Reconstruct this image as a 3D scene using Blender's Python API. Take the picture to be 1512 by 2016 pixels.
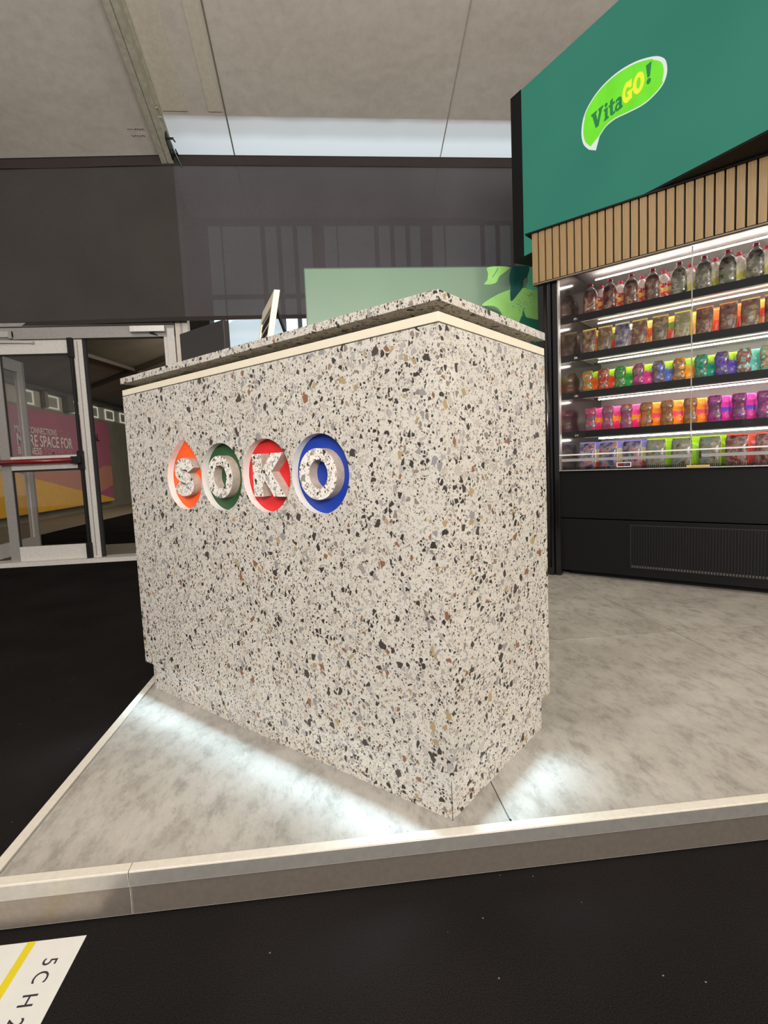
import bpy, bmesh, math, random
from mathutils import Vector, Matrix
random.seed(7)
S = bpy.context.scene
for o in list(bpy.data.objects): bpy.data.objects.remove(o)
COL = S.collection
PI = math.pi
def V3(*a): return Vector(a)

# ------------------------------------------------------------------ camera
# coordinates are written with the platform top at z=0; everything is lifted by LIFT at the end
LIFT = 0.1
F = 1050.28; YAW, PITCH, ROLL = 0.0933, 0.0912, -0.0441
fw = V3(math.sin(YAW)*math.cos(PITCH), math.cos(YAW)*math.cos(PITCH), -math.sin(PITCH))
rt = fw.cross(V3(0, 0, 1)).normalized(); up = rt.cross(fw)
r2 = rt*math.cos(ROLL)+up*math.sin(ROLL); u2 = -rt*math.sin(ROLL)+up*math.cos(ROLL)
cd = bpy.data.cameras.new('camera'); cam = bpy.data.objects.new('camera', cd); COL.objects.link(cam)
M_ = Matrix((r2, u2, -fw)).transposed().to_4x4(); M_.translation = V3(0, 0, 0.7725+LIFT)
cam.matrix_world = M_
cd.sensor_fit = 'VERTICAL'; cd.sensor_height = 36; cd.sensor_width = 36; cd.lens = F*36/2016
cd.clip_start = 0.02; cd.clip_end = 200
S.camera = cam

# ------------------------------------------------------------------ world, lights, exposure
w = bpy.data.worlds.new('world'); S.world = w; w.use_nodes = True
w.node_tree.nodes['Background'].inputs[0].default_value = (0.90, 0.86, 0.84, 1)
w.node_tree.nodes['Background'].inputs[1].default_value = 0.52
S.view_settings.view_transform = 'Standard'; S.view_settings.look = 'None'
S.view_settings.exposure = 0.0; S.view_settings.gamma = 1.0
S.view_settings.use_curve_mapping = False

def area(name, loc, target, sx, sy, power, col, spread=180, lift=True):
    d = bpy.data.lights.new(name, 'AREA'); d.shape = 'RECTANGLE'; d.size = sx; d.size_y = sy
    d.energy = power; d.color = col; d.spread = math.radians(spread)
    o = bpy.data.objects.new(name, d); COL.objects.link(o)
    o.location = loc; o.rotation_euler = (Vector(target)-Vector(loc)).to_track_quat('-Z', 'Y').to_euler()
    return o
area('hall_lamp_warm', (3.6, -1.6, 3.4), (0.9, 1.8, 0.3), 1.6, 1.6, 104, (1.0, 0.89, 0.72))
area('hall_lamp_cool', (-3.2, -1.8, 5.4), (-0.2, 1.6, 0.4), 2.0, 2.0, 96, (1.0, 0.94, 0.90))
area('roof_fill', (0.0, -3.4, 2.4), (-0.4, 3.0, 4.6), 3.0, 1.0, 440, (1.0, 0.94, 0.88))  # added fill light, brightens the roof membrane
area('eaves_daylight_fill', (1.6, 5.3, 4.9), (1.6, 5.5, 3.9), 6.2, 1.0, 44, (0.86, 0.94, 1.0))  # added lamp above the roof, stands in for daylight through the eaves strip
area('far_hall_fill', (-2.6, 12.0, 3.4), (-4.6, 12.6, 0.0), 2.5, 2.5, 110, (1.0, 0.90, 0.74))  # added fill light to brighten the hall beyond the doors

# ------------------------------------------------------------------ helpers
def setp(o, label=None, cat=None, group=None, kind=None):
    if label: o['label'] = label
    if cat: o['category'] = cat
    if group: o['group'] = group
    if kind: o['kind'] = kind
    return o
def thing(name, label, cat, loc=(0, 0, 0), rotz=0, group=None):
    o = bpy.data.objects.new(name, None); COL.objects.link(o); o.empty_display_size = 0.1
    o.location = loc; o.rotation_euler = (0, 0, rotz)
    return setp(o, label, cat, group)
class MB:
    def __init__(s): s.v = []; s.f = []; s.m = []
    def add(s, vs, fs, mi=0):
        n = len(s.v); s.v += [tuple(p) for p in vs]; s.f += [tuple(i+n for i in f) for f in fs]; s.m += [mi]*len(fs); return s
    def box(s, x0, x1, y0, y1, z0, z1, mi=0):
        vs = [(x, y, z) for z in (z0, z1) for y in (y0, y1) for x in (x0, x1)]
        return s.add(vs, [(0, 2, 3, 1), (4, 5, 7, 6), (0, 1, 5, 4), (2, 6, 7, 3), (0, 4, 6, 2), (1, 3, 7, 5)], mi)
    def bar(s, a, b, wx, wz, mi=0, upv=(0, 0, 1)):
        a = Vector(a); b = Vector(b); d = (b-a).normalized(); sd = d.cross(Vector(upv))
        if sd.length < 1e-5: sd = d.cross(Vector((1, 0, 0)))
        sd.normalize(); u_ = sd.cross(d)
        q = [sd*sx*wx/2+u_*sz*wz/2 for sx, sz in ((-1, -1), (1, -1), (1, 1), (-1, 1))]
        return s.add([a+k for k in q]+[b+k for k in q], [(3, 2, 1, 0), (4, 5, 6, 7), (0, 1, 5, 4), (1, 2, 6, 5), (2, 3, 7, 6), (3, 0, 4, 7)], mi)
    def cyl(s, a, b, r, n=12, mi=0, r1=None):
        a = Vector(a); b = Vector(b); d = (b-a).normalized()
        x = d.orthogonal().normalized(); y = d.cross(x); r1 = r if r1 is None else r1
        vs = [a+(x*math.cos(t)+y*math.sin(t))*r for t in [2*PI*i/n for i in range(n)]]
        vs += [b+(x*math.cos(t)+y*math.sin(t))*r1 for t in [2*PI*i/n for i in range(n)]]
        fs = [(i, (i+1) % n, n+(i+1) % n, n+i) for i in range(n)]+[tuple(range(n))[::-1], tuple(range(n, 2*n))]
        return s.add(vs, fs, mi)
    def quad(s, a, b, c, d, mi=0): return s.add([a, b, c, d], [(0, 1, 2, 3)], mi)
    def build(s, name, mats, parent=None, smooth=False, bevel=0):
        me = bpy.data.meshes.new(name); me.from_pydata(s.v, [], s.f); me.update()
        mats = mats if isinstance(mats, (list, tuple)) else [mats]
        for m in mats: me.materials.append(m)
        for p, mi in zip(me.polygons, s.m): p.material_index = mi; p.use_smooth = smooth
        bm = bmesh.new(); bm.from_mesh(me)
        bmesh.ops.recalc_face_normals(bm, faces=bm.faces)
        if bevel:
            bmesh.ops.bevel(bm, geom=[e for e in bm.edges if len(e.link_faces) == 2 and e.calc_face_angle() > 0.5], offset=bevel, segments=2, affect='EDGES', profile=0.6)
        bm.to_mesh(me); bm.free()
        o = bpy.data.objects.new(name, me); COL.objects.link(o); o.parent = parent
        return o
def box(name, mat, parent, x0, x1, y0, y1, z0, z1, bevel=0): return MB().box(x0, x1, y0, y1, z0, z1).build(name, mat, parent, bevel=bevel)
def curve_mesh(cu, thick, name, o, xd, yd, mats, parent, midx=None):
    """turn a filled 2D curve / text into a mesh; its back lies on the plane through o, its face stands 'thick' off it along xd x yd"""
    cu.extrude = thick/2
    ob = bpy.data.objects.new('tmp', cu); COL.objects.link(ob)
    dg = bpy.context.evaluated_depsgraph_get(); dg.update()
    me = bpy.data.meshes.new_from_object(ob.evaluated_get(dg)); bpy.data.objects.remove(ob)
    me.name = name; me.materials.clear()
    o = Vector(o); xd = Vector(xd).normalized(); yd = Vector(yd).normalized(); nd = xd.cross(yd)
    for v in me.vertices:
        x, y, z = v.co; v.co = o+xd*x+yd*y+nd*(z+thick/2)
    mats = mats if isinstance(mats, (list, tuple)) else [mats]
    for m in mats: me.materials.append(m)
    for p in me.polygons: p.use_smooth = False
    me.update()
    if midx:
        for p in me.polygons: p.material_index = midx(p, nd)
    r = bpy.data.objects.new(name, me); COL.objects.link(r); r.parent = parent
    return r
def shape(name, loops, thick, o, xd, yd, mats, parent, midx=None):
    cu = bpy.data.curves.new(name, 'CURVE'); cu.dimensions = '2D'; cu.fill_mode = 'BOTH'
    for L in loops:
        sp = cu.splines.new('POLY'); sp.points.add(len(L)-1)
        for p, q in zip(sp.points, L): p.co = (q[0], q[1], 0, 1)
        sp.use_cyclic_u = True
    return curve_mesh(cu, thick, name, o, xd, yd, mats, parent, midx)
def text(name, s, size, o, xd, yd, mat, parent, thick=0.001, bold=0.0, align='LEFT', spacing=1.0, shear=0.0, wscale=1.0, fit=None):
    cu = bpy.data.curves.new(name, 'FONT'); cu.body = s; cu.size = size; cu.offset = bold; cu.align_x = align
    cu.space_character = spacing; cu.shear = shear; cu.resolution_u = 4
    r = curve_mesh(cu, thick, name, (0, 0, 0), (1, 0, 0), (0, 1, 0), mat, parent)
    o = Vector(o); xd = Vector(xd).normalized(); yd = Vector(yd).normalized(); nd = xd.cross(yd)
    if fit:
        x_ = [v.co.x for v in r.data.vertices]; wscale = fit/(max(x_)-min(x_)); o = o-xd*min(x_)*wscale
    for v in r.data.vertices: v.co = o+xd*v.co.x*wscale+yd*v.co.y+nd*v.co.z
    return r
def circ(cx, cy, rx, ry=None, n=56, a0=0, a1=2*PI):
    ry = ry or rx
    full = abs(a1-a0-2*PI) < 1e-6
    return [(cx+rx*math.cos(a0+(a1-a0)*i/(n if full else n-1)), cy+ry*math.sin(a0+(a1-a0)*i/(n if full else n-1))) for i in range(n)]
def smooth_path(P, k=6, closed=False):
    out = []; n = len(P)
    for i in range(n if closed else n-1):
        g = (lambda j: P[j % n]) if closed else (lambda j: P[max(0, min(n-1, j))])
        p0, p1, p2, p3 = g(i-1), g(i), g(i+1), g(i+2)
        for s in range(k):
            t = s/k
            out.append(tuple(0.5*((2*p1[d])+(-p0[d]+p2[d])*t+(2*p0[d]-5*p1[d]+4*p2[d]-p3[d])*t*t+(-p0[d]+3*p1[d]-3*p2[d]+p3[d])*t**3) for d in (0, 1)))
    if not closed: out.append(P[-1])
    return out
def stroke(P, wd):
    L, R = [], []
    for i, p in enumerate(P):
        a = P[max(0, i-1)]; b = P[min(len(P)-1, i+1)]
        dx, dy = b[0]-a[0], b[1]-a[1]; l = math.hypot(dx, dy); nx, ny = -dy/l*wd/2, dx/l*wd/2
        L.append((p[0]+nx, p[1]+ny)); R.append((p[0]-nx, p[1]-ny))
    return L+R[::-1]

# ------------------------------------------------------------------ materials
def srgb(r, g, b):
    f = lambda c: (c/255/12.92 if c/255 <= 0.04045 else ((c/255+0.055)/1.055)**2.4)
    return (f(r), f(g), f(b), 1)
class Mat:
    def __init__(s, name, col=(0.5, 0.5, 0.5, 1), rough=0.5, metal=0.0, spec=0.5, coat=0.0):
        s.m = bpy.data.materials.new(name); s.m.use_nodes = True; s.n = s.m.node_tree.nodes; s.l = s.m.node_tree.links
        s.b = s.n['Principled BSDF']; s.b.inputs['Base Color'].default_value = col; s.b.inputs['Roughness'].default_value = rough
        s.b.inputs['Metallic'].default_value = metal; s.b.inputs['Specular IOR Level'].default_value = spec; s.b.inputs['Coat Weight'].default_value = coat
        s._c = None
    def node(s, t, **kw):
        n = s.n.new(t)
        for k, v in kw.items():
            if k in n.inputs: n.inputs[k].default_value = v
            else: setattr(n, k, v)
        return n
    def link(s, a, b): s.l.new(a, b)
    def coord(s):
        if s._c is None: s._c = s.node('ShaderNodeTexCoord').outputs['Object']
        return s._c
    def mapped(s, scale=(1, 1, 1), rot=(0, 0, 0), loc=(0, 0, 0)):
        m = s.node('ShaderNodeMapping'); m.inputs['Scale'].default_value = scale; m.inputs['Rotation'].default_value = rot; m.inputs['Location'].default_value = loc
        s.link(s.coord(), m.inputs['Vector']); return m.outputs['Vector']
    def noise(s, scale, detail=3, rough=0.5, vec=None, out='Fac'):
        n = s.node('ShaderNodeTexNoise'); n.inputs['Scale'].default_value = scale; n.inputs['Detail'].default_value = detail; n.inputs['Roughness'].default_value = rough
        s.link(vec or s.coord(), n.inputs['Vector']); return n.outputs[out]
    def ramp(s, fac, stops, const=False):
        r = s.node('ShaderNodeValToRGB'); e = r.color_ramp.elements
        if const: r.color_ramp.interpolation = 'CONSTANT'
        while len(e) < len(stops): e.new(0.5)
        for k, (p, c) in zip(e, stops): k.position = p; k.color = c
        s.link(fac, r.inputs[0]); return r.outputs[0]
    def mix(s, fac, a, b, mode='MIX'):
        m = s.node('ShaderNodeMix'); m.data_type = 'RGBA'; m.blend_type = mode
        for v, i in ((fac, 0), (a, 6), (b, 7)):
            if hasattr(v, 'links') or hasattr(v, 'is_linked'): s.link(v, m.inputs[i])
            else: m.inputs[i].default_value = v
        return m.outputs[2]
    def math(s, op, a, b=0.0):
        m = s.node('ShaderNodeMath'); m.operation = op
        for v, i in ((a, 0), (b, 1)):
            if hasattr(v, 'is_linked'): s.link(v, m.inputs[i])
            else: m.inputs[i].default_value = v
        return m.outputs[0]
    def color(s, c): s.link(c, s.b.inputs['Base Color']); return s
    def bump(s, h, strength=0.2, dist=0.01):
        b = s.node('ShaderNodeBump'); b.inputs['Strength'].default_value = strength; b.inputs['Distance'].default_value = dist
        s.link(h, b.inputs['Height']); s.link(b.outputs[0], s.b.inputs['Normal']); return s
def plain(name, rgb, rough=0.5, metal=0.0, spec=0.5, var=0.06, nscale=30, coat=0.0, bump=0.0):
    m = Mat(name, srgb(*rgb), rough, metal, spec, coat)
    c = srgb(*rgb); d = tuple(x*(1-var*2.2) for x in c[:3])+(1,)
    f = m.noise(nscale, 4)
    m.color(m.ramp(f, [(0.3, d), (0.7, c)]))
    if bump: m.bump(f, bump, 0.003)
    return m.m
def emit(name, rgb, strength, var=0.0, nscale=8):
    m = Mat(name, srgb(*rgb), 0.6)
    m.b.inputs['Emission Strength'].default_value = strength; m.b.inputs['Emission Color'].default_value = srgb(*rgb)
    if var:
        c = srgb(*rgb); d = tuple(x*(1-var) for x in c[:3])+(1,)
        m.link(m.ramp(m.noise(nscale, 3), [(0.3, d), (0.7, c)]), m.b.inputs['Emission Color'])
    m.b.inputs['Base Color'].default_value = (0.02, 0.02, 0.02, 1)
    return m.m
def terrazzo(name='terrazzo_laminate', b0=(184, 180, 171), b1=(198, 194, 185), kf=1.0):
    m = Mat(name, rough=0.42, spec=0.4)
    base = m.ramp(m.noise(9, 5, 0.6), [(0.3, srgb(*b0)), (0.7, srgb(*b1))])
    # soft pale ghost chips in the binder
    wn = m.node('ShaderNodeTexNoise'); wn.inputs['Scale'].default_value = 60; wn.inputs['Detail'].default_value = 2
    m.link(m.coord(), wn.inputs['Vector'])
    wsub = m.node('ShaderNodeVectorMath'); wsub.operation = 'SUBTRACT'; m.link(wn.outputs['Color'], wsub.inputs[0]); wsub.inputs[1].default_value = (0.5, 0.5, 0.5)
    def warped(scale, amt, rot, loc):
        sc = m.node('ShaderNodeVectorMath'); sc.operation = 'SCALE'; m.link(wsub.outputs[0], sc.inputs[0]); sc.inputs[3].default_value = amt
        ad = m.node('ShaderNodeVectorMath'); ad.operation = 'ADD'; m.link(m.coord(), ad.inputs[0]); m.link(sc.outputs[0], ad.inputs[1])
        mp = m.node('ShaderNodeMapping'); m.link(ad.outputs[0], mp.inputs['Vector']); mp.inputs['Rotation'].default_value = rot; mp.inputs['Location'].default_value = loc
        mp.inputs['Scale'].default_value = scale; return mp.outputs[0]
    layers = [
        # scale, warp, keep-fraction, edge margin, palette
        ((150, 105, 150), 0.006, 0.60, 0.16, [(0, srgb(178, 170, 157)), (0.35, srgb(158, 150, 140)), (0.6, srgb(186, 178, 167)), (0.8, srgb(146, 139, 133))]),
        ((380, 280, 330), 0.004, 0.27, 0.20, [(0, srgb(74, 66, 60)), (0.45, srgb(140, 126, 108)), (0.7, srgb(92, 80, 68)), (0.9, srgb(170, 155, 130))]),
        ((160, 108, 135), 0.006, 0.31, 0.16, [(0, srgb(58, 53, 50)), (0.40, srgb(122, 114, 106)), (0.55, srgb(150, 144, 138)), (0.68, srgb(64, 58, 54)), (0.80, srgb(140, 126, 108)), (0.93, srgb(112, 84, 66))]),
        ((90, 62, 76), 0.009, 0.27, 0.13, [(0, srgb(54, 50, 47)), (0.26, srgb(152, 148, 144)), (0.50, srgb(126, 116, 108)), (0.66, srgb(170, 164, 156)), (0.78, srgb(60, 55, 52)), (0.90, srgb(152, 134, 102)), (0.95, srgb(126, 90, 68))]),
        ((62, 45, 53), 0.011, 0.12, 0.12, [(0, srgb(60, 55, 52)), (0.18, srgb(158, 155, 152)), (0.45, srgb(134, 132, 132)), (0.66, srgb(172, 164, 154)), (0.80, srgb(66, 60, 56)), (0.88, srgb(158, 138, 102)), (0.95, srgb(128, 90, 66))]),
    ]
    col = base; rots = [(0.3, 0.5, 0.2), (1.1, 0.2, 0.7), (0.5, 1.2, 0.4), (0.9, 0.7, 1.3), (0.2, 0.9, 0.6)]
    for i, (scl, wa, keep, mg, pal) in enumerate(layers):
        vec = warped(scl, wa, rots[i], (3.1*i, 1.7*i, 0.3))
        v1 = m.node('ShaderNodeTexVoronoi'); v1.feature = 'F1'; v1.inputs['Scale'].default_value = 1.0; m.link(vec, v1.inputs['Vector'])
        v2 = m.node('ShaderNodeTexVoronoi'); v2.feature = 'DISTANCE_TO_EDGE'; v2.inputs['Scale'].default_value = 1.0; m.link(vec, v2.inputs['Vector'])
        sep = m.node('ShaderNodeSeparateColor'); m.link(v1.outputs['Color'], sep.inputs[0])
        k = m.math('LESS_THAN', sep.outputs[0], keep*kf); e = m.math('GREATER_THAN', v2.outputs['Distance'], mg)
        f = m.math('MULTIPLY', k, e)
        pc = m.ramp(sep.outputs[1], pal, const=True)
        col = m.mix(f, col, pc)
    m.color(col)
    return m.m
def wood_mat():
    m = Mat('oak_veneer', rough=0.55)
    f = m.noise(12, 6, 0.65, m.mapped((8, 8, 0.5)))
    m.color(m.ramp(f, [(0.25, srgb(126, 102, 68)), (0.55, srgb(148, 122, 84)), (0.8, srgb(162, 136, 98))]))
    m.bump(f, 0.1, 0.001); return m.m
def stone_floor():
    m = Mat('concrete_look_vinyl', rough=0.5, spec=0.35)
    a = m.noise(3.2, 8, 0.62, m.mapped((1, 1.3, 1), (0, 0, 0.5)))
    b = m.noise(16, 8, 0.7, m.mapped((1.6, 0.8, 1), (0, 0, 0.6)))
    c = m.noise(60, 5, 0.75, m.mapped((2.0, 0.7, 1), (0, 0, 0.7)))
    col = m.ramp(a, [(0.3, srgb(152, 146, 137)), (0.55, srgb(170, 165, 156)), (0.75, srgb(182, 177, 168))])
    col = m.mix(1.0, col, m.ramp(b, [(0.33, (0.66, 0.65, 0.64, 1)), (0.5, (0.95, 0.95, 0.95, 1)), (0.7, (1.06, 1.06, 1.06, 1))]), 'MULTIPLY')
    col = m.mix(1.0, col, m.ramp(c, [(0.30, (0.55, 0.54, 0.53, 1)), (0.38, (0.93, 0.93, 0.93, 1)), (0.6, (1, 1, 1, 1))]), 'MULTIPLY')
    m.color(col); m.bump(c, 0.06, 0.001); return m.m
def carpet():
    m = Mat('black_carpet', rough=1.0, spec=0.0)
    a = m.noise(2.0, 4); b = m.noise(420, 2)
    col = m.mix(1.0, m.ramp(a, [(0.3, srgb(30, 28, 27)), (0.7, srgb(38, 35, 34))]), m.ramp(b, [(0.3, (0.6, 0.6, 0.6, 1)), (0.7, (1.25, 1.25, 1.25, 1))]), 'MULTIPLY')
    v = m.node('ShaderNodeTexVoronoi'); v.feature = 'F1'; v.inputs['Scale'].default_value = 30; v.inputs['Randomness'].default_value = 1; m.link(m.coord(), v.inputs['Vector'])
    sep = m.node('ShaderNodeSeparateColor'); m.link(v.outputs['Color'], sep.inputs[0])
    lint = m.math('MULTIPLY', m.math('LESS_THAN', v.outputs['Distance'], 0.045), m.math('LESS_THAN', sep.outputs[0], 0.30))
    m.color(m.mix(lint, col, srgb(120, 116, 110))); m.bump(b, 0.5, 0.003); return m.m
def fabric(name, c1, c2, transp=0.0):
    m = Mat(name, rough=0.9, spec=0.1)
    a = m.noise(1.2, 4); b = m.noise(260, 2)
    m.color(m.mix(1.0, m.ramp(a, [(0.3, srgb(*c1)), (0.7, srgb(*c2))]), m.ramp(b, [(0.3, (0.8, 0.8, 0.8, 1)), (0.7, (1.12, 1.12, 1.12, 1))]), 'MULTIPLY'))
    if transp:
        t = m.node('ShaderNodeBsdfTransparent'); mx = m.node('ShaderNodeMixShader'); mx.inputs[0].default_value = transp
        m.link(m.b.outputs[0], mx.inputs[1]); m.link(t.outputs[0], mx.inputs[2]); m.link(mx.outputs[0], m.n['Material Output'].inputs[0])
    return m.m
def pane(name, tint=(1, 1, 1, 1), refl=0.04, rough=0.03, ior=1.45):
    m = Mat(name); t = m.node('ShaderNodeBsdfTransparent'); t.inputs[0].default_value = tint
    g = m.node('ShaderNodeBsdfGlossy'); g.inputs['Roughness'].default_value = rough
    lw = m.node('ShaderNodeLayerWeight'); lw.inputs['Blend'].default_value = 0.5
    f = m.math('ADD', m.math('MULTIPLY', m.math('POWER', lw.outputs['Facing'], 5.0), 0.8), refl)
    mx = m.node('ShaderNodeMixShader'); m.link(f, mx.inputs[0]); m.link(t.outputs[0], mx.inputs[1]); m.link(g.outputs[0], mx.inputs[2])
    m.link(mx.outputs[0], m.n['Material Output'].inputs[0]); return m.m

TERR = terrazzo(); TERRL = terrazzo('terrazzo_letter', (214, 210, 202), (226, 222, 214), .75); WOOD = wood_mat(); STONE = stone_floor(); CARPET = carpet()
CREAM = plain('cream_band', (214, 205, 184), 0.45, var=0.02)
WHITE = plain('white_core', (226, 222, 216), 0.6, var=0.02)
DARK = plain('dark_matt', (22, 20, 20), 0.7)  # near-black finish for pins, gaskets, joints and the deck
BLACKG = plain('black_gloss', (17, 15, 15), 0.18, coat=0.3, var=0.02)
BLACKM = plain('black_matt', (11, 11, 12), 0.6, spec=0.3, var=0.05)
BLACKP = plain('black_powder_coat', (9, 9, 9), 0.5, spec=0.25, var=0.1, nscale=200)
ALU = plain('brushed_aluminium', (196, 192, 186), 0.38, metal=0.75, nscale=60)
ALUP = plain('painted_aluminium', (208, 201, 188), 0.4, nscale=80, var=0.04)
RISER = plain('riser_metal', (150, 140, 130), 0.35, metal=0.7, nscale=90)
DOORM = plain('door_profile_grey', (150, 146, 142), 0.45, metal=0.2, nscale=40)
DOORW = plain('door_profile_white', (205, 200, 194), 0.45, nscale=40)
CHROME = plain('chrome', (200, 200, 200), 0.2, metal=1.0, var=0.02)
CGL = pane('cooler_glass', (.97, .97, .97, 1), .02); GLASS = pane('clear_glass'); GLASSD = pane('door_glass', (0.93, 0.92, 0.91, 1), ior=1.25)

# ------------------------------------------------------------------ setting
def struct(o): o['kind'] = 'structure'; return o
struct(MB().box(-14, 14, -6, 30, -0.2, -0.1).build('floor', CARPET))
roof_m = Mat('roof_membrane', rough=0.8, spec=0.2)
f1 = roof_m.noise(0.8, 5, 0.6); f2 = roof_m.noise(14, 5, 0.7)
roof_m.color(roof_m.mix(1.0, roof_m.ramp(f1, [(0.3, srgb(196, 188, 178)), (0.7, srgb(208, 201, 192))]), roof_m.ramp(f2, [(0.25, (0.86, 0.86, 0.85, 1)), (0.6, (1, 1, 1, 1))]), 'MULTIPLY'))
roof_m.bump(roof_m.noise(2.2, 3), 0.25, 0.05)
SL = 0.36
def zr(y): return 3.62+SL*(6.2-y)
b = MB(); xs = [-9, -1.41, 9]
for i in range(2):
    for y0, y1 in ((6.35, 1.0), (1.0, -4.5)):
        b.add([(xs[i], y0, zr(y0)), (xs[i+1], y0, zr(y0)), (xs[i+1], y1, zr(y1)), (xs[i], y1, zr(y1)),
               (xs[i], y0, zr(y0)+.01), (xs[i+1], y0, zr(y0)+.01), (xs[i+1], y1, zr(y1)+.01), (xs[i], y1, zr(y1)+.01)],
              [(0, 1, 2, 3), (7, 6, 5, 4), (0, 4, 5, 1), (2, 6, 7, 3), (1, 5, 6, 2), (3, 7, 4, 0)])
b.f = b.f; roof = None
def roof_slab(mb, x0, x1, y0, y1):
    return mb.add([(x0, y0, zr(y0)), (x1, y0, zr(y0)), (x1, y1, zr(y1)), (x0, y1, zr(y1)), (x0, y0, zr(y0)+.01), (x1, y0, zr(y0)+.01), (x1, y1, zr(y1)+.01), (x0, y1, zr(y1)+.01)],
                  [(0, 1, 2, 3), (7, 6, 5, 4), (0, 4, 5, 1), (2, 6, 7, 3), (1, 5, 6, 2), (3, 7, 4, 0)])
b = MB(); roof_slab(b, -9, -1.41, 6.35, -4.5); roof_slab(b, -1.41, 9, 5.24, -4.5)
roof = struct(b.build('ceiling', roof_m.m))
em = Mat('eaves_membrane_lit_band', srgb(214, 216, 212), .8)
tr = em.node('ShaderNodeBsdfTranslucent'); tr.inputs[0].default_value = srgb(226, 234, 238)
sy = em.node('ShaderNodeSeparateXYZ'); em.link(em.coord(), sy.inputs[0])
glow_ramp_ = em.ramp(em.math('ADD', em.math('MULTIPLY', em.math('SUBTRACT', sy.outputs[1], 5.2), 1.8), em.math('MULTIPLY', em.math('SUBTRACT', em.noise(3, 3), .5), .1)), [(.04, (.0, .0, .0, 1)), (.16, (.38, .38, .38, 1)), (.34, (.42, .42, .42, 1)), (.50, (.70, .70, .70, 1))])  # bright daylight band by the eaves is shaped into this translucency ramp
mx_ = em.node('ShaderNodeMixShader'); em.link(glow_ramp_, mx_.inputs[0]); em.link(em.b.outputs[0], mx_.inputs[1]); em.link(tr.outputs[0], mx_.inputs[2]); em.link(mx_.outputs[0], em.n['Material Output'].inputs[0])
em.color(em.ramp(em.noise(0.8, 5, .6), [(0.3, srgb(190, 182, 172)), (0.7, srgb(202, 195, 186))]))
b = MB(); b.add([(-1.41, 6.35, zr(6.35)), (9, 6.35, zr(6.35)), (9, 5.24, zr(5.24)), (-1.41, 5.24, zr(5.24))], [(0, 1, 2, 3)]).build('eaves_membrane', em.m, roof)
seam_m = plain('membrane_seam', (170, 162, 150), 0.8); FLAP = plain('membrane_flap', (204, 196, 180), 0.8)
def seam(x, wd, y0=6.1, y1=-4.0, col=None):
    return MB().bar((x, y0, zr(y0)-.004), (x, y1, zr(y1)-.004), wd, 0.006).build('membrane_seam', col or seam_m, roof)
seam(-0.785, 0.012, col=plain('seam_dark', (120, 112, 98), 0.8)); seam(-0.87, 0.12, 5.2, -4, FLAP); seam(1.255, 0.010); seam(-1.22, 0.22, 5.2, -4, FLAP); seam(-3.6, 0.012)
random.seed(5); b = MB()
for yy, xa, xb in ((5.37, -1.70, -1.55), (5.43, -1.685, -1.56)):
    x = xa
    while x < xb:
        l = random.uniform(.006, .02); dy = random.uniform(-.008, .008); b.bar((x, yy+dy, zr(yy+dy)-.003), (x+l, yy-dy, zr(yy-dy)-.003), .004, .002); x += l+random.uniform(.0, .008)
b.build('printed_mark', plain('mark_ink', (92, 84, 80), .8), roof)['kind'] = 'stuff'
# roof beam
BEAM = plain('beam_aluminium', (188, 184, 166), 0.55, metal=0.1, nscale=25, var=0.12)
beam = thing('roof_beam', 'grey aluminium tent rafter sloping down to the top of the dark fabric band', 'beam', (-1.41, 5.64, zr(5.64)-0.1))
def bl(x, y, dz): return (x, y-5.64, zr(y)-dz-(zr(5.64)-0.1))
for nm, x0, x1, d0, d1 in (('web', -0.05, 0.05, 0.0, 0.12), ('flange', -0.056, -0.004, 0.12, 0.135), ('flange', 0.004, 0.056, 0.12, 0.135), ('keder_rail', -0.068, 0.068, 0.0, 0.02)):
    b = MB(); b.bar(bl((x0+x1)/2, 5.66, (d0+d1)/2), bl((x0+x1)/2, -3.8, (d0+d1)/2), x1-x0, d1-d0); b.build(nm, BEAM, beam)
b = MB(); b.bar(bl(0, 5.66, 0.124), bl(0, -3.8, 0.124), 0.008, 0.006); b.build('groove_lip', ALU, beam)
b = MB()
for y in (5.2, 5.12): b.cyl(bl(0.05, y, 0.06), bl(0.064, y, 0.06), 0.011, 6)
b.build('bolt', CHROME, beam)
br = thing('bracing_bracket', 'small steel bracket with tension cable at the foot of the rafter', 'bracket', (-1.35, 5.4, zr(5.4)-0.10))
MB().bar((0, 0.13, -0.04), (0, -0.08, 0.035), 0.008, 0.09).build('plate', BLACKM, br)
MB().cyl((0.0, 0.10, -0.03), (0.05, 0.10, -0.03), 0.008, 8).cyl((0.05, 0.13, -0.03), (0.05, 0.03, -0.03), 0.006, 8).build('pin', DARK, br)
MB().cyl((0.0, -0.05, 0.02), (0.06, -0.05, 0.02), 0.010, 8).cyl((0.06, -0.08, 0.0), (0.06, 0.0, 0.02), 0.006, 8).build('pin', DARK, br)
MB().cyl((0.02, 0.05, -0.01), (0.07, 0.135, -0.12), 0.006, 8).cyl((0.02, 0.05, -0.01), (0.03, 0.075, -0.03), 0.012, 8).build('tension_cable', CHROME, br)

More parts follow.
